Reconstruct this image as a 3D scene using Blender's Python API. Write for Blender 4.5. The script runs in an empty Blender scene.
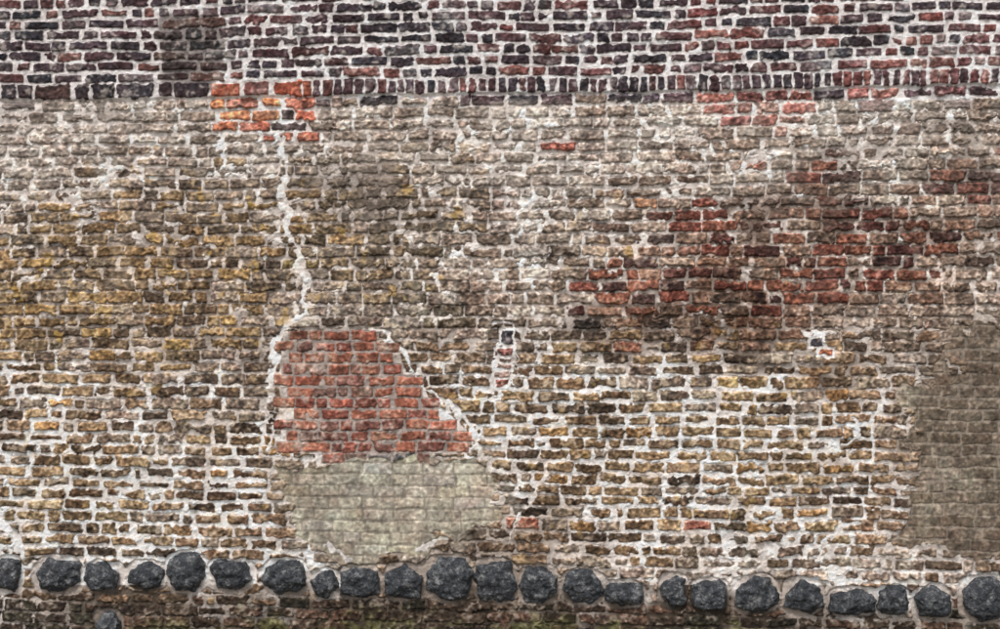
import bpy, bmesh, math, random
import numpy as np
from mathutils import Vector, noise as mnoise

S = 0.008            # metres per wall unit
GROUND_U = 641.0     # wall-unit level of the ground
ZB = 629.0

# ------------------------------------------------------------------ sampling grid on the wall
def axis(a0, a1, f0, f1, fine, coarse):
    l = np.arange(a0, f0, coarse)
    m = np.arange(f0, f1, fine)
    r = np.arange(f1, a1 + coarse, coarse)
    return np.concatenate([l, m, r])
xs = axis(-400, 1400, -10, 1010, 0.74, 3.0)
ys = axis(-90, 650, -8, 636, 0.70, 3.0)
NX, NY = len(xs), len(ys)
X, Y = np.meshgrid(xs, ys)
X = X.astype(np.float32); Y = Y.astype(np.float32)

def _w(t):
    return [(1-t)**3/6, (3*t**3-6*t**2+4)/6, (-3*t**3+3*t**2+3*t+1)/6, t**3/6]
def vn(sx, sy, seed):
    r = np.random.RandomState(seed)
    tx = (xs - xs[0]) / sx; ty = (ys - ys[0]) / sy
    ix = np.floor(tx).astype(int); iy = np.floor(ty).astype(int)
    fx = (tx - ix).astype(np.float32); fy = (ty - iy).astype(np.float32)
    L = r.randn(iy.max()+5, ix.max()+5).astype(np.float32)
    wx = _w(fx); wy = _w(fy)
    A = sum(wx[k][None, :] * L[:, ix+k] for k in range(4))
    B = sum(wy[k][:, None] * A[iy+k, :] for k in range(4))
    return (B / 0.48).astype(np.float32)
def fbm(s, seed, octv=3, ratio=0.55, ay=1.0):
    out = 0; a = 1; n = 0
    for i in range(octv):
        out = out + a * vn(s, s*ay, seed+i*17); n += a*a
        s *= 0.5; a *= ratio
    return out / math.sqrt(n)
def sstep(a, b, x):
    t = np.clip((x-a)/(b-a), 0, 1)
    return t*t*(3-2*t)
def lin(c):
    c = np.asarray(c, dtype=np.float32) / 255.0
    return np.where(c <= 0.04045, c/12.92, ((c+0.055)/1.055)**2.4).astype(np.float32)
def mix(a, b, t):
    return a + (b-a)*t[..., None]

# ------------------------------------------------------------------ course coordinates
def warpV(x, y):
    return 300 + (y-300)/(1+0.035*(np.clip(x, -400, 1400)-500)/500)
def unwarpV(x, v):
    return 300 + (v-300)*(1+0.035*(x-500)/500)

nA = fbm(130, 1, 2); nB = fbm(26, 5, 2)
V = warpV(X, Y) + 1.0*nA + 0.5*nB + 0.25*vn(6, 6, 9)
U = X + 0.8*fbm(40, 11, 2) + 0.3*vn(5, 5, 15)

# ------------------------------------------------------------------ palettes
PAL = {
 'P': [((92,73,77),4), ((74,63,69),4), ((104,73,72),2.5), ((64,59,64),2.5), ((122,86,80),1.0), ((106,94,95),1.8)],
 'Q': [((110,76,76),4), ((90,71,74),4), ((128,82,76),2.5), ((72,63,67),2), ((144,98,88),.8), ((122,104,101),1.2)],
 'G': [((164,151,138),4), ((148,134,122),4), ((176,164,152),2.5), ((128,114,101),2)],
 'T': [((144,127,112),4), ((126,109,94),4), ((156,141,127),3), ((104,89,76),2.5)],
 'Y': [((148,121,84),4), ((129,105,73),3), ((114,96,75),3), ((162,133,86),1.6), ((98,82,66),2.5),((144,129,110),1.5)],
 'D': [((114,99,78),4), ((96,84,68),3), ((128,110,86),3), ((122,109,94),2)],
 'R': [((112,66,54),4), ((90,56,50),4), ((128,82,64),3), ((74,53,49),3), ((132,108,92),2.5)],
 'H': [((136,108,90),4), ((124,95,77),3), ((144,125,109),4), ((118,80,64),1.6), ((100,84,73),2)],
 'K': [((88,75,66),4), ((70,61,56),3), ((106,90,76),3), ((122,96,77),1)],
 'B': [((122,99,77),4), ((98,80,63),4), ((136,112,88),3), ((82,68,56),2.5),((130,116,101),2)],
 'O': [((138,114,84),4), ((118,96,71),4), ((152,128,96),3), ((98,82,64),3), ((156,121,78),.8),((140,125,107),2)],
 'C': [((80,66,54),4), ((70,59,50),3), ((96,74,60),3), ((64,59,48),2)],
}
BG = ["PPPPPPPPPPPPPPQQPQQQ",
      "PPPPPPPPPPPPPPPPPQQQ",
      "GGGGTGGTGGGGGGGGGGTT",
      "GGTTYTDDTGGGGTTTTTTH",
      "TYYYYYDDDTGTTHHHHHHH",
      "YYYYYTDDTTTTHHHHHHHT",
      "YYYYYTTTDTTKHKHHTTTT",
      "OTOTTTTBBBBOOTYBOBBB",
      "BOBTBBBBOOOOOOOOOBBB",
      "OOOBOOBBBOBOOOBOOBBB",
      "OOOBBBBBOBBBOOOBOBBB",
      "OBBOBBTBTTBTBTTTTTTT",
      "CCCCCCCCCCCCCCCCCCCC"]
MC = {'W': (251,244,237), 'L': (216,206,197), 'G': (174,161,149), 'D': (116,102,90), 'E':(76,66,55)}
MG = ["WWWWWWWWWWWWWWWWWWWW",
      "WWWWWWWWWWWWWWWWWWWW",
      "LLLLLLLLLLLLLLLLLLLG",
      "LLLLLLGGLLWLLLLLGLGG",
      "LGGGGLGGGGLLLGGLGGGG",
      "GGGGGLGGGLLLGGGGGGGL",
      "GGGGGLGGGGLGGDDDGGGG",
      "WWLWLLGLLWWWWLWWWWWG",
      "WWLWWWGWWWWWWWWWWWGG",
      "WWWWWWGGGLWWWWWWWWLG",
      "WWWWWWGGGGWWWWWWWWLG",
      "WWWWWWGGGGLLWLWWWWWW",
      "GGEDDEEEEEEDEEEDGGGG"]
JW = {'W': 1.7, 'L': 1.35, 'G': 1.05, 'D': 0.9, 'E': 0.8}

def cell(G, x, y):
    r = int(min(max(y//50, 0), 12)); c = int(min(max(x//50, 0), 19))
    return G[r][c]
def pick(rng, letter):
    p = PAL[letter]; w = np.array([q[1] for q in p]); 
    return np.array(p[rng.choice(len(p), p=w/w.sum())][0], dtype=float)

# ------------------------------------------------------------------ polygon distance (negative inside)
def poly_sdf(x, y, P):
    P = np.array(P, dtype=float); n = len(P)
    d = np.full(np.shape(x), 1e9); ins = np.zeros(np.shape(x), bool)
    for i in range(n):
        a = P[i]; b = P[(i+1) % n]; e = b-a
        t = np.clip(((x-a[0])*e[0]+(y-a[1])*e[1])/(e@e), 0, 1)
        d = np.minimum(d, (x-a[0]-t*e[0])**2+(y-a[1]-t*e[1])**2)
        if a[1] != b[1]:
            c = ((a[1] > y) != (b[1] > y)) & (x < (b[0]-a[0])*(y-a[1])/(b[1]-a[1])+a[0])
            ins ^= c
    d = np.sqrt(d)
    return np.where(ins, -d, d)
def line_dist(x, y, P):
    d = np.full(np.shape(x), 1e9, dtype=np.float32)
    for a, b in zip(P[:-1], P[1:]):
        ex, ey = b[0]-a[0], b[1]-a[1]
        t = np.clip(((x-a[0])*ex+(y-a[1])*ey)/(ex*ex+ey*ey), 0, 1)
        d = np.minimum(d, (x-a[0]-t*ex)**2+(y-a[1]-t*ey)**2)
    return np.sqrt(d)

RED = [(284,333),(330,329),(368,331),(378,344),(398,352),(404,372),(418,384),(430,402),(446,412),(462,428),(468,452),
       (425,452),(422,463),(378,463),(372,458),(318,464),(316,452),(283,448),(281,400)]
BEI = [(272,462),(420,464),(478,458),(494,474),(490,498),(496,515),(470,528),(440,536),(428,556),(395,562),(345,560),(322,548),(300,540),(296,505),(276,494)]
OLV = [(945,318),(1500,300),(1500,548),(905,548),(884,540),(896,512),(908,498),(912,440),(926,420),(922,370),(934,350)]
ORG = [(208,96),(240,82),(312,76),(316,90),(308,135),(208,135)]
RTR = [(716,92),(815,88),(820,106),(800,114),(782,136),(764,134),(760,122),(716,122)]
DKP = [(158,14),(212,14),(226,40),(212,90),(160,90)]

# ------------------------------------------------------------------ brick layouts
EDGE = 0.40*vn(3.0,3.0,21)+0.36*vn(7,5,22)+0.34*vn(1.6,1.6,23)+0.5*(np.abs(vn(9,7,24))-0.8)
def layout(rowb, lenf, seed, jfun, colf, rough=1.0, rr=1.8, tilt=0.012, vj=.9):
    rng = np.random.RandomState(seed)
    rowb = np.array(rowb, dtype=float); nr = len(rowb)-1
    keys=[]; Lf=[]; Rt=[]; Tp=[]; Bt=[]
    for r in range(nr):
        e = -470 + rng.rand()*30
        yv = 0.5*(rowb[r]+rowb[r+1])
        while e < 1450:
            w = lenf(rng, r, e, yv)
            keys.append(r*10000.0+e+1000); Lf.append(e); Rt.append(e+w); Tp.append(rowb[r]); Bt.append(rowb[r+1])
            e += w
    keys=np.array(keys); Lf=np.array(Lf); Rt=np.array(Rt); Tp=np.array(Tp); Bt=np.array(Bt); n=len(keys)
    cx=0.5*(Lf+Rt); cv=0.5*(Tp+Bt); cy=unwarpV(cx, cv)
    jw = np.array([jfun(rng, cx[i], cy[i]) for i in range(n)])
    col=np.array([colf(rng, cx[i], cy[i]) for i in range(n)])
    k = rng.rand(4, n)
    hx = np.where((Rt-Lf)<12, .75, 1.15)
    l2 = Lf + jw*hx*(0.4+1.3*k[0]); r2 = Rt - jw*hx*(0.4+1.3*k[1])
    t2 = Tp + jw*(1-vj/2+vj*k[2]);  b2 = Bt - jw*(1-vj/2+vj*k[3])
    row = np.clip(np.searchsorted(rowb, V)-1, 0, nr-1)
    bid = np.clip(np.searchsorted(keys, row*10000.0+U+1000)-1, 0, n-1)
    til = (rng.randn(n)*tilt)[bid]
    v = V + til*(U-cx[bid])
    hw = (0.5*(r2-l2))[bid]; hh=(0.5*(b2-t2))[bid]
    qx = np.abs(U-(0.5*(l2+r2))[bid])-hw; qy=np.abs(v-(0.5*(t2+b2))[bid])-hh
    ax=qx+rr; ay=qy+rr
    d = np.sqrt(np.maximum(ax,0)**2+np.maximum(ay,0)**2)+np.minimum(np.maximum(ax,ay),0)-rr
    rk = (rough*np.clip(1+.45*rng.randn(n),.4,2.2))[bid]
    d = (d + rk*EDGE).astype(np.float32)
    head = sstep(-0.5, 1.5, qx-qy*0.6)
    return dict(bid=bid, d=d, cx=cx, cy=cy, col=col.astype(np.float32), n=n, head=head.astype(np.float32),
                hgt=rng.randn(n), tone=rng.randn(n), cov=rng.rand(n), slope=rng.randn(2, n),
                lx=((U-cx[bid])/ (hw+1)).astype(np.float32), ly=((v-cv[bid])/(hh+1)).astype(np.float32))

def lens_base(rng, r, e, yv):
    return rng.uniform(12,19) if rng.rand() < 0.2 else rng.uniform(24,39)
def lens_top(rng, r, e, yv):
    if yv > 78 and e > 285: return rng.uniform(8.6,11.4)
    return rng.uniform(13,19) if rng.rand() < 0.42 else rng.uniform(25,40)
def lens_red(rng, r, e, yv):
    return rng.uniform(11,16) if rng.rand() < 0.3 else rng.uniform(20,30)
def lens_flat(rng, r, e, yv):
    return rng.uniform(29,35) if rng.rand() > .12 else 17

SPOTS = [(560,151,(166,92,74)),(752,165,(160,90,70)),(898,162,(170,94,68)),(885,354,(162,98,78)),(530,520,(168,104,84)),
         (695,527,(176,112,94)),(15,130,(138,84,78)),(8,112,(126,78,74)),(950,66,(172,112,98)),(650,198,(164,116,80)),(300,262,(140,122,82)),
         (668,372,(146,104,74)),(286,522,(152,108,80)),(430,300,(132,102,82)),(925,230,(120,70,58)),(590,268,(146,102,72))]
RUST = [(702,224,42,22,.95),(822,172,26,22,.8),(835,230,86,24,.7),(700,290,96,28,.7),(915,236,56,16,.65),(970,178,36,26,.65),(800,285,90,20,.6),(850,258,90,20,.4),(620,300,60,18,.5),(760,205,40,10,.5),(790,262,160,60,.22)]
def jf_base(rng, x, y):
    return JW[cell(MG, x+rng.randn()*22, y+rng.randn()*14)]*rng.uniform(.7,1.25)
def cf_base(rng, x, y):
    if poly_sdf(np.array(x),np.array(y),ORG) < 3:
        if x>278 and y>108: return np.array((74,62,62),float) if x<292 else np.array((178,98,72),float)
        return pick(rng,'T') if rng.rand()<.08 else np.array([(184,106,70),(198,120,72),(172,94,70),(164,98,78)][rng.randint(4)],float)
    if poly_sdf(np.array(x),np.array(y),RTR) < 2:
        return np.array([(144,94,84),(154,102,90),(128,84,78),(146,116,104)][rng.randint(4)],float)
    for sx,sy,c in SPOTS:
        if abs(x-sx)<9 and abs(y-sy)<6: return np.array(c,float)
    for bx,by,rx,ry,p in RUST:
        if ((x-bx)/rx)**2+((y-by)/ry)**2 < rng.uniform(.5,1.5) and rng.rand()<p:
            return pick(rng,'R')
    c = cell(BG, x+rng.randn()*26, y+rng.randn()*16)
    if y > 108 and c in 'PQ': c='T'
    if y < 590 and c == 'C': c='B'
    if y > 602 and c != 'C': c='C'
    return pick(rng, c)
def cf_top(rng, x, y):
    if poly_sdf(np.array(x),np.array(y),ORG) < 0: return np.array([(170,100,76),(144,86,74),(112,76,70)][rng.randint(3)],float)
    if poly_sdf(np.array(x),np.array(y),DKP) < 0: return np.array([(80,68,66),(94,72,66),(70,64,64)][rng.randint(3)],float)
    if y>75 and x>900: return pick(rng,'Q')
    if y>84 and x<230: return np.array([(74,62,64),(66,58,62),(92,70,66)][rng.randint(3)],float)
    return pick(rng, cell(BG, x+rng.randn()*30, min(y,90)))
def cf_red(rng, x, y):
    if 366<x<412 and y>450: return np.array((92,86,86),float)
    c=[(168,106,84),(156,94,78),(178,120,96),(140,92,80),(184,136,116),(144,112,100)][rng.choice(6,p=[.28,.22,.18,.13,.1,.09])]
    return np.array(c,float)
def cf_bei(rng, x, y): return np.array((182,173,154),float)+rng.randn()*5+np.array([0,0,rng.randn()*3])
def cf_olv(rng, x, y): return np.array((126,112,96),float)+rng.randn()*8

rb_top = [-102,-91,-80,-69,-57.5,-46,-34.5,-23,-11.5]+[0,11,21.8,33,44,55,66,77,94]
rr0 = np.random.RandomState(4)
rb = [94]
while rb[-1] < 660: rb.append(rb[-1]+11.75+rr0.randn()*0.6)
A = layout(rb, lens_base, 101, jf_base, cf_base, rough=1.0, rr=1.5, tilt=0.02, vj=1.4)
T = layout(rb_top, lens_top, 102, lambda r,x,y: 1.4*r.uniform(.7,1.3), cf_top, rough=0.8, rr=1.4)
R_ = layout(np.arange(320,480,11.1), lens_red, 103, lambda r,x,y: 1.0*r.uniform(.7,1.3), cf_red, rough=0.85, rr=1.2, tilt=.015)
Bg = layout(np.arange(440,600,11.6), lens_flat, 104, lambda r,x,y: .8, cf_bei, rough=0.6, rr=.9, tilt=.004)
Ol = layout(np.arange(290,600,11.6), lens_flat, 105, lambda r,x,y: .8, cf_olv, rough=0.7, rr=.9, tilt=.004)

# ------------------------------------------------------------------ combine
n3 = fbm(3.0, 31, 2); n8 = fbm(8, 33, 3); n20 = fbm(20, 37, 3); n60 = fbm(60, 41, 3); n15=vn(1.5,1.5,45); n150=fbm(160,47,2)
d = A['d'].copy(); col = A['col'][A['bid']]
hgt = A['hgt'][A['bid']]; tone=A['tone'][A['bid']]; cov=A['cov'][A['bid']]
slx=A['slope'][0][A['bid']]*A['lx']; sly=A['slope'][1][A['bid']]*A['ly']
head = A['head']
kind = np.zeros(X.shape, np.int8)

MCg = np.array([[MC[c] for c in r] for r in MG], dtype=np.float32)
def bil(G, x, y):
    gx = np.clip(x/50-0.5, 0, 18.999); gy=np.clip(y/50-0.5, 0, 11.999)
    ix=gx.astype(int); iy=gy.astype(int); fx=(gx-ix)[...,None]; fy=(gy-iy)[...,None]
    return (G[iy,ix]*(1-fx)+G[iy,ix+1]*fx)*(1-fy)+(G[iy+1,ix]*(1-fx)+G[iy+1,ix+1]*fx)*fy
mcol = bil(MCg, X+30*n60+18*n20, np.minimum(Y+20*fbm(60,51,3)+10*fbm(20,53,2), np.where(Y<585,575,999)))
mcol = np.where((Y < 100)[...,None], np.array((236,229,225),np.float32), mcol).astype(np.float32)

def use(Lay, m, k):
    global d, col, hgt, tone, cov, slx, sly, head, kind
    b=Lay['bid']
    d=np.where(m,Lay['d'],d); col=np.where(m[...,None],Lay['col'][b],col)
    hgt=np.where(m,Lay['hgt'][b],hgt); tone=np.where(m,Lay['tone'][b],tone); cov=np.where(m,Lay['cov'][b],cov)
    slx=np.where(m,Lay['slope'][0][b]*Lay['lx'],slx); sly=np.where(m,Lay['slope'][1][b]*Lay['ly'],sly)
    head=np.where(m,Lay['head'],head); kind=np.where(m,np.int8(k),kind)
topm = V < 94
use(T, topm, 1)
def patch(Lay, P, k, clip=1.5):
    global d
    s = poly_sdf(X+1.0*n8, Y+0.6*n8, P).astype(np.float32)
    ins = (poly_sdf(Lay['cx'], Lay['cy'], P) < 1)[Lay['bid']]
    d = np.where((~ins) , np.maximum(d, clip - s), d)
    use(Lay, ins & (s < 9), k)
    return s, ins
sR, mR = patch(R_, RED, 2)
def patchsoft(Lay, P, k, j):
    s = poly_sdf(X+j*n20+2*n8, Y+j*n20, P).astype(np.float32)
    use(Lay, s < 0, k)
    return s
sB = patchsoft(Bg, BEI, 3, 5)
sO = patchsoft(Ol, OLV, 4, 9)

STONES = [(-96,556,-56,590),(-50,560,-8,592),(-6,557,22,592),(35,557,82,592),(84,562,122,590),(128,561,166,590),(166,552,206,592),(207,559,251,590),(262,559,308,594),(310,570,339,598),
 (340,565,381,598),(384,564,424,599),(425,555,474,601),(473,559,517,601),(518,566,558,603),(562,569,605,604),(604,582,644,607),(660,573,687,608),
 (692,579,728,612),(733,576,780,612),(783,579,824,614),(829,588,876,615),(877,585,909,617),(914,586,951,619),(961,576,1008,622),(1014,584,1054,620),(1060,586,1100,622),(96,611,121,640)]
ds = np.full(X.shape, 99, np.float32)
for (x0,y0,x1,y1) in STONES:
    cx,cy,hw,hh=(x0+x1)/2,(y0+y1)/2,(x1-x0)/2,(y1-y0)/2
    q=((np.abs(X-cx)/hw)**3+(np.abs(Y-cy)/hh)**3)**(1/3.)
    ds=np.minimum(ds,(q-1)*min(hw,hh))
ds += 0.8*n8
d = np.maximum(d, 2.0-ds)

weath = sstep(96,110,Y)*sstep(345,300,Y)
upper = sstep(96,104,Y)*sstep(230,130,Y+20*n60)
low = sstep(330,360,Y)
kA = kind==0
sOrg = np.minimum(poly_sdf(X,Y,ORG),poly_sdf(X,Y,RTR)).astype(np.float32)
keep = sOrg < 3
rustm = np.zeros(X.shape, np.float32)
for bx,by,rx,ry,p in RUST:
    rustm=np.maximum(rustm, sstep(1.4,.8,np.sqrt(((X-bx)/rx)**2+((Y-by)/ry)**2))*p)
cover = (cov < 0.06*weath+0.015) & kA & (Y<600) & (~keep)
d = np.where(cover, d + 2.0+1.8*n3, d)
blob = sstep(1.1,2.0, fbm(13,87,2)+0.5*n3)*(~keep)*(1-.8*rustm)
d = np.where(kA, d + blob*(2.0*weath+.8), d)
blob2 = sstep(1.2,1.8, fbm(14,91,2))
d = np.where(kA&(Y>535)&(Y<600), d + blob2*3.0, d)
smear = sstep(1.25,1.7,vn(5,3.2,97)+.5*n3)*sstep(-2.4,-.3,d)*kA*(~keep)
d = d + smear*1.3*(1-.6*rustm)

SPEC=[(507,337,12,13,(68,64,70),1),(504,352,19,7,(140,94,84),1),(503,366,17,6,(156,124,110),1),(503,383,14,7,(146,92,80),1),(503,374,15,5,(176,150,138),1),
      (816,342,14,8,(64,62,68),1),(825,352,14,6,(164,100,74),1)]
white = np.zeros(X.shape, np.float32)
for (cx,cy,w,h,c,wt) in SPEC:
    qx=np.abs(U+.6*n8-cx)-w/2; qy=np.abs(Y+0.6*n8-cy)-h/2
    dd=np.maximum(qx,qy)+0.8*EDGE
    near=dd<2.6
    d=np.where(near, dd, d); m=dd<1
    col=np.where(m[...,None], np.array(c,np.float32), col); kind=np.where(near,np.int8(5),kind)
    if wt: white=np.maximum(white, near.astype(np.float32))
xw = X+3.2*fbm(16,61,2)+1.2*n3; yw=Y+2*fbm(14,63,2)
def seam(P, w, amp=1.0):
    global d, white
    q = w + amp*0.7*n8 - line_dist(xw, yw, P)
    near=q>-0.6
    d=np.where(near&(kind!=2), np.maximum(d, q+0.4), d); white=np.maximum(white, sstep(-.6,.6,q))
seam([(277,136),(280,165),(278,200),(292,228),(300,262),(307,312)],2.7,.8)
seam([(307,312),(284,326),(276,352),(268,375),(270,402)],2.4)
seam([(372,328),(398,345),(408,368),(428,388),(448,404),(468,424),(472,446)],2.2)
seam([(217,138),(222,160),(212,178)],1.2)
seam([(432,270),(436,286)],1.0); seam([(512,120),(514,128)],2.2); seam([(268,402),(276,420),(272,452)],1.4)
seam([(496,324),(510,324),(519,336)],1.0,.5); seam([(492,345),(494,392)],.8,.8); seam([(516,345),(516,390)],.8,.8)
seam([(803,334),(816,330),(830,336)],1.4)
seam([(858,418),(858,440),(840,444)],1.0); seam([(0,520),(18,532),(20,556)],2.6); seam([(505,545),(530,500),(548,470)],0.6,1.2)
seam([(820,560),(838,525),(858,520)],2.0); seam([(330,545),(345,560)],2.2); seam([(425,552),(446,541)],1.0)

bm = sstep(0.34,-0.34,d)                 # brick coverage

# ------------------------------------------------------------------ colours
rough_k = np.select([kind==1,kind==2,kind==3,kind==4],[.9,.8,.3,.42],1.1).astype(np.float32)
tone_k = np.select([kind==3,kind==4],[.03,.06],.17).astype(np.float32)
bc = lin(col)*np.select([kind==1,kind==2,kind==3,kind==4],[.98,.93,.98,.95],1.14)[...,None].astype(np.float32)
speck = np.exp(np.clip(rough_k*(0.28*n3+0.18*n8+0.32*n15)+tone_k*tone.astype(np.float32)+0.08*n60+.10*upper,-1.8,1.2))
bc = bc*speck[...,None]
hv=(n8*.7+n20*.5)[...,None]
bc = bc*np.exp(np.where((kind==2)|(kind==1),.10,.04)[...,None]*hv*np.array((-.6,.8,1.0),np.float32))
def region(cx,cy,rx,ry,soft=.45):
    q=np.sqrt(((X-cx)/rx)**2+((Y-cy)/ry)**2)+0.22*n60+0.12*n20
    return sstep(1+soft*.5,1-soft*.5,q)
lic = np.maximum.reduce([region(110,270,190,100),region(380,240,90,85)*.8,region(200,440,330,110)*.4,region(660,420,250,110)*.5,region(560,240,60,30)*.5,region(860,400,60,50)*.5])
lm = sstep(0.6,1.5,n8*0.6+n3*0.8)*lic*(kA|(kind==5))
bc = mix(bc, lin((188,152,84))*np.ones_like(bc), lm*0.65)
lm2 = sstep(1.7,2.2,fbm(7,93,2)+.3*n3)*np.maximum(lic,region(600,250,80,60))*kA
dust = sstep(0.3,1.5,n8*.7+n20*.7)*weath*(0.55*region(600,150,330,70,.8)+.5*region(60,140,170,60,.8)+.2)
dust = np.maximum(dust, upper*(.15+.35*sstep(-.5,1.,n20+.5*n8)))
dust = np.maximum(dust, sstep(.5,1.6,n3*.7+n8*.5)*.4*kA)
dust = np.where((kind==1), sstep(0.6,1.8,n3*.7+n8*.6)*.45, dust)
dust = np.where((kind==2), sstep(0.5,1.6,n3*.6+n8*.6)*.45, dust)
dust = dust*(1-.6*rustm)*np.where(keep,.5,1)
bc = mix(bc, lin((186,174,162))*np.exp(.12*n15+.1*n3)[...,None], np.clip(dust,0,.85))

mc = lin(mcol)
wt = sstep(0.3,0.95, head*0.9+0.35*n8+.25*n20-0.1)*weath*0.9*(1-.5*rustm)
wt = np.maximum(wt, smear*.7*weath)
wt = np.maximum(wt, blob*weath*.35)*(kind==0)
wt = np.maximum(wt, keep*.6)
mc = mix(mc, lin((246,238,230))*np.ones_like(mc), wt)
dirt = sstep(0.4,1.8,n20*.8+n3*.4)*low*(kind==0)*.5
mc = mix(mc, lin((166,151,136))*np.ones_like(mc), dirt)
dark = rustm*sstep(-.6,.8,n20+n8*.4)*(kind==0)*.5
mc = mix(mc, lin((112,95,86))*np.ones_like(mc), dark)
mc = np.where((kind==2)[...,None], lin((168,155,146)), mc)
mc = np.where((kind==3)[...,None], lin((144,136,121)), mc)
mc = np.where((kind==4)[...,None], lin((152,140,125)), mc)
mc = mix(mc, lin((96,82,76))*np.ones_like(mc), sstep(3,-3,poly_sdf(X,Y,DKP).astype(np.float32)+2*n20)*.75)
mc = mix(mc, lin((252,245,238))*np.ones_like(mc), white)
mrough = np.where((kind==3)|(kind==4), .45, 1.0).astype(np.float32)
mc = mc*np.exp(mrough*np.clip(0.10*n3+0.08*n8+0.09*n15,-.8,.22))[...,None]
C = mix(mc, bc, bm)
C = mix(C, lin((202,166,84))*np.ones_like(C), lm2*.6)
# smooth old plaster remnants in the upper middle
pl = sstep(.7,1.6,fbm(34,191,3)+.35*n8)*weath*(.25+.75*upper)*(1-rustm)*(~keep)
C = mix(C, lin((184,172,160))*np.exp(.1*n3+.1*n15+.08*n8)[...,None], pl*.55*(1-white))
def wash(s, c, inn, out, a, lo):
    global C
    m = sstep(out, inn, s+6*n20+3*n8)*a
    m = np.where(s>0, m, np.minimum(m, lo))
    C = mix(C, lin(c)*np.exp(.12*n3+.1*n15)[...,None]*np.ones_like(C), m)
wash(sB,(178,168,151),-10,14,.5,.10)
wash(sO,(128,114,98),-25,30,.6,.10)
pb = (kind==3)|(kind==4)
C = C*np.exp(np.where(pb,.09*n20+.08*n60+.08*n15+.08*n3,0))[...,None]
def stain(cx,cy,rx,ry,c,a,th=0.0):
    global C
    m = region(cx,cy,rx,ry,.9)*sstep(th-.6,th+.9,n8*.6+n20*.8)*a
    C = C*(1-m[...,None]) + C*m[...,None]*np.array(c,np.float32)
for s in [(600,318,46,20),(785,332,70,16),(705,228,46,26),(825,172,34,24),(975,168,46,26),(720,300,80,22),(840,215,70,24),(350,200,60,50),(640,325,70,22),(945,240,50,20)]:
    stain(*s,(.42,.38,.36),.75)
stain(800,270,230,70,(.9,.75,.66),.7); stain(700,300,140,40,(.9,.72,.62),.6)
stain(560,480,90,60,(.68,.62,.57),.75); stain(850,450,70,90,(.72,.66,.6),.65); stain(230,470,60,90,(.75,.69,.63),.65)
stain(660,560,200,40,(.78,.73,.68),.6); stain(160,240,200,60,(.8,.74,.68),.6)
stain(120,300,160,70,(.82,.76,.68),.6); stain(0,60,200,80,(.78,.76,.76),.6); stain(40,420,120,60,(.8,.74,.68),.5)
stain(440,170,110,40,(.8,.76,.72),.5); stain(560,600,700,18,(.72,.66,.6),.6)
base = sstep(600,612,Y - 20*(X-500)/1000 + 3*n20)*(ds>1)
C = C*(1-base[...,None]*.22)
moss = sstep(614,634,Y+6*n20+4*n8-0.00012*(X-420)**2)*sstep(-.9,.6,n8+n20*.5+.2)
C = mix(C, lin((96,94,54))*np.exp(.4*n3)[...,None], np.clip(moss,0,1)*.7)
bedm = sstep(6,0,ds)*(1-bm)
C = mix(C, lin((172,159,147))*np.ones_like(C), bedm*.5*sstep(-.5,1,n20))
C = C*np.array((1.01,.985,.985),np.float32)
lum = (C@np.array((.25,.65,.10),np.float32))[...,None]
C = C*.93+lum*.07
C = np.clip(C, 0.006, 0.88)

# ------------------------------------------------------------------ relief
prof = sstep(0.35,-1.2,d)
proud = np.select([kind==1,kind==2,kind==3,kind==4],[1.35,1.0,.35,.45],1.75).astype(np.float32)
H = prof*(proud + np.where(kA,.6,.35)*hgt.astype(np.float32).clip(-1.6,1.6)*np.where(kind>=3,.2,1))
H += prof*rough_k*(0.30*n3+0.16*n8+0.24*n15+0.4*slx+0.4*sly)
H += (1-prof)*mrough*(0.20*n3+0.18*n8+.12*n15+0.45*white+.3*blob+.6*smear)
H -= (1-prof)*np.where(kA, .25+.4*(1-wt)*weath, .2)
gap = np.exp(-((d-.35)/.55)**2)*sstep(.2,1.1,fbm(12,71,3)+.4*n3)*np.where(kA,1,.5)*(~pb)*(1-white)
H -= gap*1.7
H = H*(1-.4*pl)
H += 0.8*n60*np.where(kind==3,.4,1)+1.2*n150
H += 2.4*sstep(95,92,V)
H = np.where(ds<2.0, H-1.5, H)
H = H.astype(np.float32)
C = C*(1-.3*gap*(kind!=2))[...,None]      # crevice shade baked into the gap colour, plus some dirt

# ------------------------------------------------------------------ mesh
co = np.empty((NY,NX,3), np.float32)
co[...,0]=(X-500)*S; co[...,1]=-H*S; co[...,2]=(ZB-Y)*S
idx = np.arange(NX*NY, dtype=np.int32).reshape(NY,NX)
quads = np.stack([idx[1:,:-1], idx[1:,1:], idx[:-1,1:], idx[:-1,:-1]], -1).reshape(-1,4)
me = bpy.data.meshes.new("brick_face")
me.vertices.add(NX*NY); me.vertices.foreach_set("co", co.ravel())
nq=len(quads)
me.loops.add(nq*4); me.loops.foreach_set("vertex_index", quads.ravel())
me.polygons.add(nq); me.polygons.foreach_set("loop_start", np.arange(0,nq*4,4,dtype=np.int32))
try: me.polygons.foreach_set("loop_total", np.full(nq,4,dtype=np.int32))
except Exception: pass
me.polygons.foreach_set("use_smooth", np.ones(nq,dtype=bool))
me.update(calc_edges=True)
ca = me.color_attributes.new("Col",'FLOAT_COLOR','POINT')
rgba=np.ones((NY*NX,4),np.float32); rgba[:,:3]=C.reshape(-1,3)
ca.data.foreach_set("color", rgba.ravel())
face = bpy.data.objects.new("brick_face", me); bpy.context.collection.objects.link(face)

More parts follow.
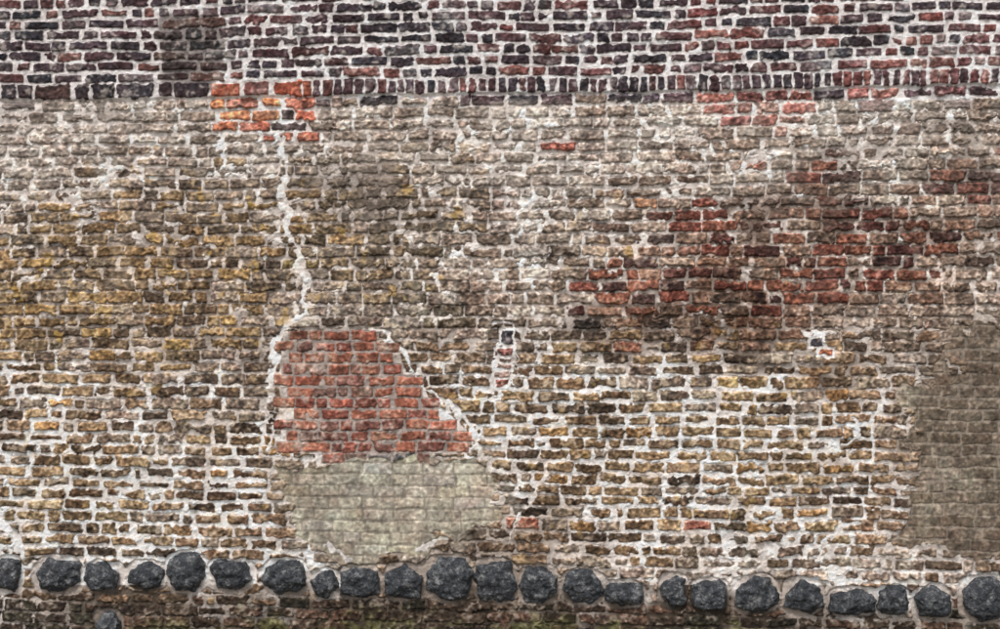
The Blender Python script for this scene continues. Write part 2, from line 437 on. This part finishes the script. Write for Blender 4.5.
def newmat(name):
    m=bpy.data.materials.new(name); m.use_nodes=True
    return m, m.node_tree, m.node_tree.nodes["Principled BSDF"]
m,nt,bs = newmat("weathered_brick")
at=nt.nodes.new("ShaderNodeAttribute"); at.attribute_name="Col"
tc=nt.nodes.new("ShaderNodeTexCoord")
nz=nt.nodes.new("ShaderNodeTexNoise"); nz.inputs["Scale"].default_value=170; nz.inputs["Detail"].default_value=4; nz.inputs["Roughness"].default_value=.7
nt.links.new(tc.outputs["Object"],nz.inputs["Vector"])
mr=nt.nodes.new("ShaderNodeMapRange"); mr.inputs[1].default_value=.3; mr.inputs[2].default_value=.7; mr.inputs[3].default_value=.72; mr.inputs[4].default_value=1.28
nt.links.new(nz.outputs["Fac"],mr.inputs[0])
vm=nt.nodes.new("ShaderNodeVectorMath"); vm.operation='SCALE'
nt.links.new(at.outputs["Color"],vm.inputs[0]); nt.links.new(mr.outputs[0],vm.inputs["Scale"])
nt.links.new(vm.outputs[0],bs.inputs["Base Color"])
bp=nt.nodes.new("ShaderNodeBump"); bp.inputs["Strength"].default_value=.5; bp.inputs["Distance"].default_value=.004
nt.links.new(nz.outputs["Fac"],bp.inputs["Height"]); nt.links.new(bp.outputs[0],bs.inputs["Normal"])
bs.inputs["Roughness"].default_value=.92; bs.inputs["Specular IOR Level"].default_value=.25
me.materials.append(m)

def noisemat(name, c1, c2, scale, rough, bump=.01, spec=.4):
    m,nt,bs=newmat(name)
    tc=nt.nodes.new("ShaderNodeTexCoord"); nz=nt.nodes.new("ShaderNodeTexNoise")
    nz.inputs["Scale"].default_value=scale; nz.inputs["Detail"].default_value=8; nz.inputs["Roughness"].default_value=.65
    nt.links.new(tc.outputs["Object"],nz.inputs["Vector"])
    cr=nt.nodes.new("ShaderNodeValToRGB"); cr.color_ramp.elements[0].position=.35; cr.color_ramp.elements[1].position=.68
    cr.color_ramp.elements[0].color=(*c1,1); cr.color_ramp.elements[1].color=(*c2,1)
    nt.links.new(nz.outputs["Fac"],cr.inputs[0]); nt.links.new(cr.outputs[0],bs.inputs["Base Color"])
    bp=nt.nodes.new("ShaderNodeBump"); bp.inputs["Strength"].default_value=.6; bp.inputs["Distance"].default_value=bump
    nt.links.new(nz.outputs["Fac"],bp.inputs["Height"]); nt.links.new(bp.outputs[0],bs.inputs["Normal"])
    bs.inputs["Roughness"].default_value=rough; bs.inputs["Specular IOR Level"].default_value=spec
    return m

def box(name, lo, hi, mat, bev=0.01):
    bmx=bmesh.new(); bmesh.ops.create_cube(bmx,size=1)
    for v in bmx.verts:
        v.co=Vector([lo[i]+(v.co[i]+.5)*(hi[i]-lo[i]) for i in range(3)])
    bmesh.ops.bevel(bmx,geom=bmx.edges[:],offset=bev,segments=2,affect='EDGES')
    mm=bpy.data.meshes.new(name); bmx.to_mesh(mm); bmx.free(); mm.materials.append(mat)
    o=bpy.data.objects.new(name,mm); bpy.context.collection.objects.link(o); return o
core=noisemat("wall_core_brick",(.10,.08,.06),(.2,.17,.14),12,.9)
cop=noisemat("coping_stone",(.2,.19,.17),(.34,.32,.29),8,.85)
wall=bpy.data.objects.new("brick_wall",None); bpy.context.collection.objects.link(wall)
zt=(ZB+90)*S
b1=box("wall_core",(-7.2,.06,-.2),(7.2,.5,zt-.01),core)
b2=box("coping",(-7.26,-.09,zt),(7.26,.56,zt+.1),cop)
for o in (face,b1,b2): o.parent=wall

# ------------------------------------------------------------------ basalt boulders
bm_,nt,bs = newmat("basalt")
tc=nt.nodes.new("ShaderNodeTexCoord"); nz=nt.nodes.new("ShaderNodeTexNoise"); nz.inputs["Scale"].default_value=13; nz.inputs["Detail"].default_value=12; nz.inputs["Roughness"].default_value=.85
nz2=nt.nodes.new("ShaderNodeTexNoise"); nz2.inputs["Scale"].default_value=60; nz2.inputs["Detail"].default_value=8
oi=nt.nodes.new("ShaderNodeObjectInfo"); va=nt.nodes.new("ShaderNodeVectorMath"); va.operation='ADD'
nt.links.new(tc.outputs["Object"],va.inputs[0]); nt.links.new(oi.outputs["Location"],va.inputs[1])
nt.links.new(va.outputs[0],nz.inputs["Vector"]); nt.links.new(va.outputs[0],nz2.inputs["Vector"])
cr=nt.nodes.new("ShaderNodeValToRGB"); e=cr.color_ramp.elements
e[0].position=.40; e[0].color=(.012,.014,.018,1); e[1].position=.52; e[1].color=(.062,.067,.076,1)
e3=cr.color_ramp.elements.new(.60); e3.color=(.3,.3,.3,1)
nt.links.new(nz.outputs["Fac"],cr.inputs[0]); nt.links.new(cr.outputs[0],bs.inputs["Base Color"])
bp=nt.nodes.new("ShaderNodeBump"); bp.inputs["Strength"].default_value=1; bp.inputs["Distance"].default_value=.02
ad=nt.nodes.new("ShaderNodeMath"); ad.operation='MULTIPLY_ADD'; ad.inputs[1].default_value=.5
nt.links.new(nz2.outputs["Fac"],ad.inputs[0]); nt.links.new(nz.outputs["Fac"],ad.inputs[2])
nt.links.new(ad.outputs[0],bp.inputs["Height"]); nt.links.new(bp.outputs[0],bs.inputs["Normal"])
bs.inputs["Roughness"].default_value=.5; bs.inputs["Specular IOR Level"].default_value=.5

def stone(x0,y0,x1,y1,seed):
    r=random.Random(seed)
    cx,cz=((x0+x1)/2-500)*S,(ZB-(y0+y1)/2)*S; hw,hh=(x1-x0)/2*S,(y1-y0)/2*S
    n=r.randint(6,8); pts=[]; ph=r.random()*6.28
    ring=[]
    for i in range(n):
        a=ph+(i+r.uniform(-.3,.3))*2*math.pi/n
        c,s=math.cos(a),math.sin(a)
        k=1/((abs(c)**3.6+abs(s)**3.6)**(1/3.6))*r.uniform(.92,1.1)
        ring.append([c*k,s*k])
    mx=max(abs(p[0]) for p in ring); mz=max(abs(p[1]) for p in ring)
    ring=[(p[0]/mx*hw,p[1]/mz*hh) for p in ring]
    ox,oz=r.uniform(-.15,.15)*hw,r.uniform(-.1,.25)*hh
    for (a,b) in ring:
        pts.append((a*.93,.12,b*.93)); pts.append((a,r.uniform(-.02,.01),b))
        f=r.uniform(.62,.86); pts.append((a*f+ox*.5,-r.uniform(.03,.065),b*f+oz*.5))
    pts.append((ox*2,-.08,oz*2)); 
    b=bmesh.new()
    for p in pts: b.verts.new(p)
    bmesh.ops.convex_hull(b,input=b.verts[:])
    for v in [v for v in b.verts if not v.link_faces]: b.verts.remove(v)
    bmesh.ops.bevel(b,geom=b.edges[:],offset=.005,segments=1,affect='EDGES',clamp_overlap=True)
    bmesh.ops.triangulate(b,faces=b.faces[:])
    for _ in range(4):
        long=[e for e in b.edges if e.calc_length()>.012]
        if not long: break
        bmesh.ops.subdivide_edges(b,edges=long,cuts=1)
        bmesh.ops.triangulate(b,faces=[f for f in b.faces if len(f.verts)>3])
    b.normal_update()
    off=Vector((seed*3.1,0,0))
    disp=[]
    for v in b.verts:
        q=v.co+off
        disp.append(v.normal*(.012*mnoise.noise(q*9)+.014*mnoise.noise(q*20)+.009*mnoise.noise(q*50)))
    for v,dd in zip(b.verts,disp): v.co+=dd
    mm=bpy.data.meshes.new("basalt_stone"); b.to_mesh(mm); b.free()
    for p in mm.polygons: p.use_smooth=True
    mm.materials.append(bm_)
    o=bpy.data.objects.new("basalt_stone",mm); o.location=(cx,-.005,cz); bpy.context.collection.objects.link(o)
for i,s in enumerate(STONES): stone(*s,seed=i+11)

# ------------------------------------------------------------------ ground
gm=noisemat("ground_earth",(.05,.045,.03),(.13,.12,.09),3,.95,.03)
g=bmesh.new(); bmesh.ops.create_grid(g,x_segments=60,y_segments=60,size=300)
for v in g.verts: v.co.z=(ZB-GROUND_U)*S
mm=bpy.data.meshes.new("ground"); g.to_mesh(mm); g.free(); mm.materials.append(gm)
go=bpy.data.objects.new("ground",mm); bpy.context.collection.objects.link(go)

# ------------------------------------------------------------------ light
el,az=math.radians(55),math.radians(-16)
w=bpy.data.worlds.new("World"); bpy.context.scene.world=w; w.use_nodes=True
nt=w.node_tree; bg=nt.nodes["Background"]
sk=nt.nodes.new("ShaderNodeTexSky"); sk.sky_type='NISHITA'; sk.sun_disc=False
sk.sun_elevation=el; sk.sun_rotation=math.pi+az*-1; sk.dust_density=3; sk.air_density=1
hs=nt.nodes.new("ShaderNodeHueSaturation"); hs.inputs["Saturation"].default_value=.25
nt.links.new(sk.outputs[0],hs.inputs["Color"]); nt.links.new(hs.outputs[0],bg.inputs["Color"])
bg.inputs["Strength"].default_value=.15
sd=bpy.data.lights.new("sun",'SUN'); sd.energy=1.5; sd.angle=math.radians(14); sd.color=(1,.97,.94)
so=bpy.data.objects.new("sun",sd); bpy.context.collection.objects.link(so)
src=Vector((math.sin(az)*math.cos(el),-math.cos(az)*math.cos(el),math.sin(el)))
so.rotation_euler=(-src).to_track_quat('-Z','Y').to_euler(); so.location=src*20

# ------------------------------------------------------------------ camera
cd=bpy.data.cameras.new("camera"); cam=bpy.data.objects.new("camera",cd); bpy.context.collection.objects.link(cam)
cam.location=(0,-11,ZB/2*S); cam.rotation_euler=(math.radians(90),0,0)
cd.sensor_width=36; cd.lens=36*11/8.0; cd.clip_end=1000
bpy.context.scene.camera=cam
sc=bpy.context.scene
sc.view_settings.view_transform='Standard'; sc.view_settings.look='None'; sc.view_settings.exposure=0
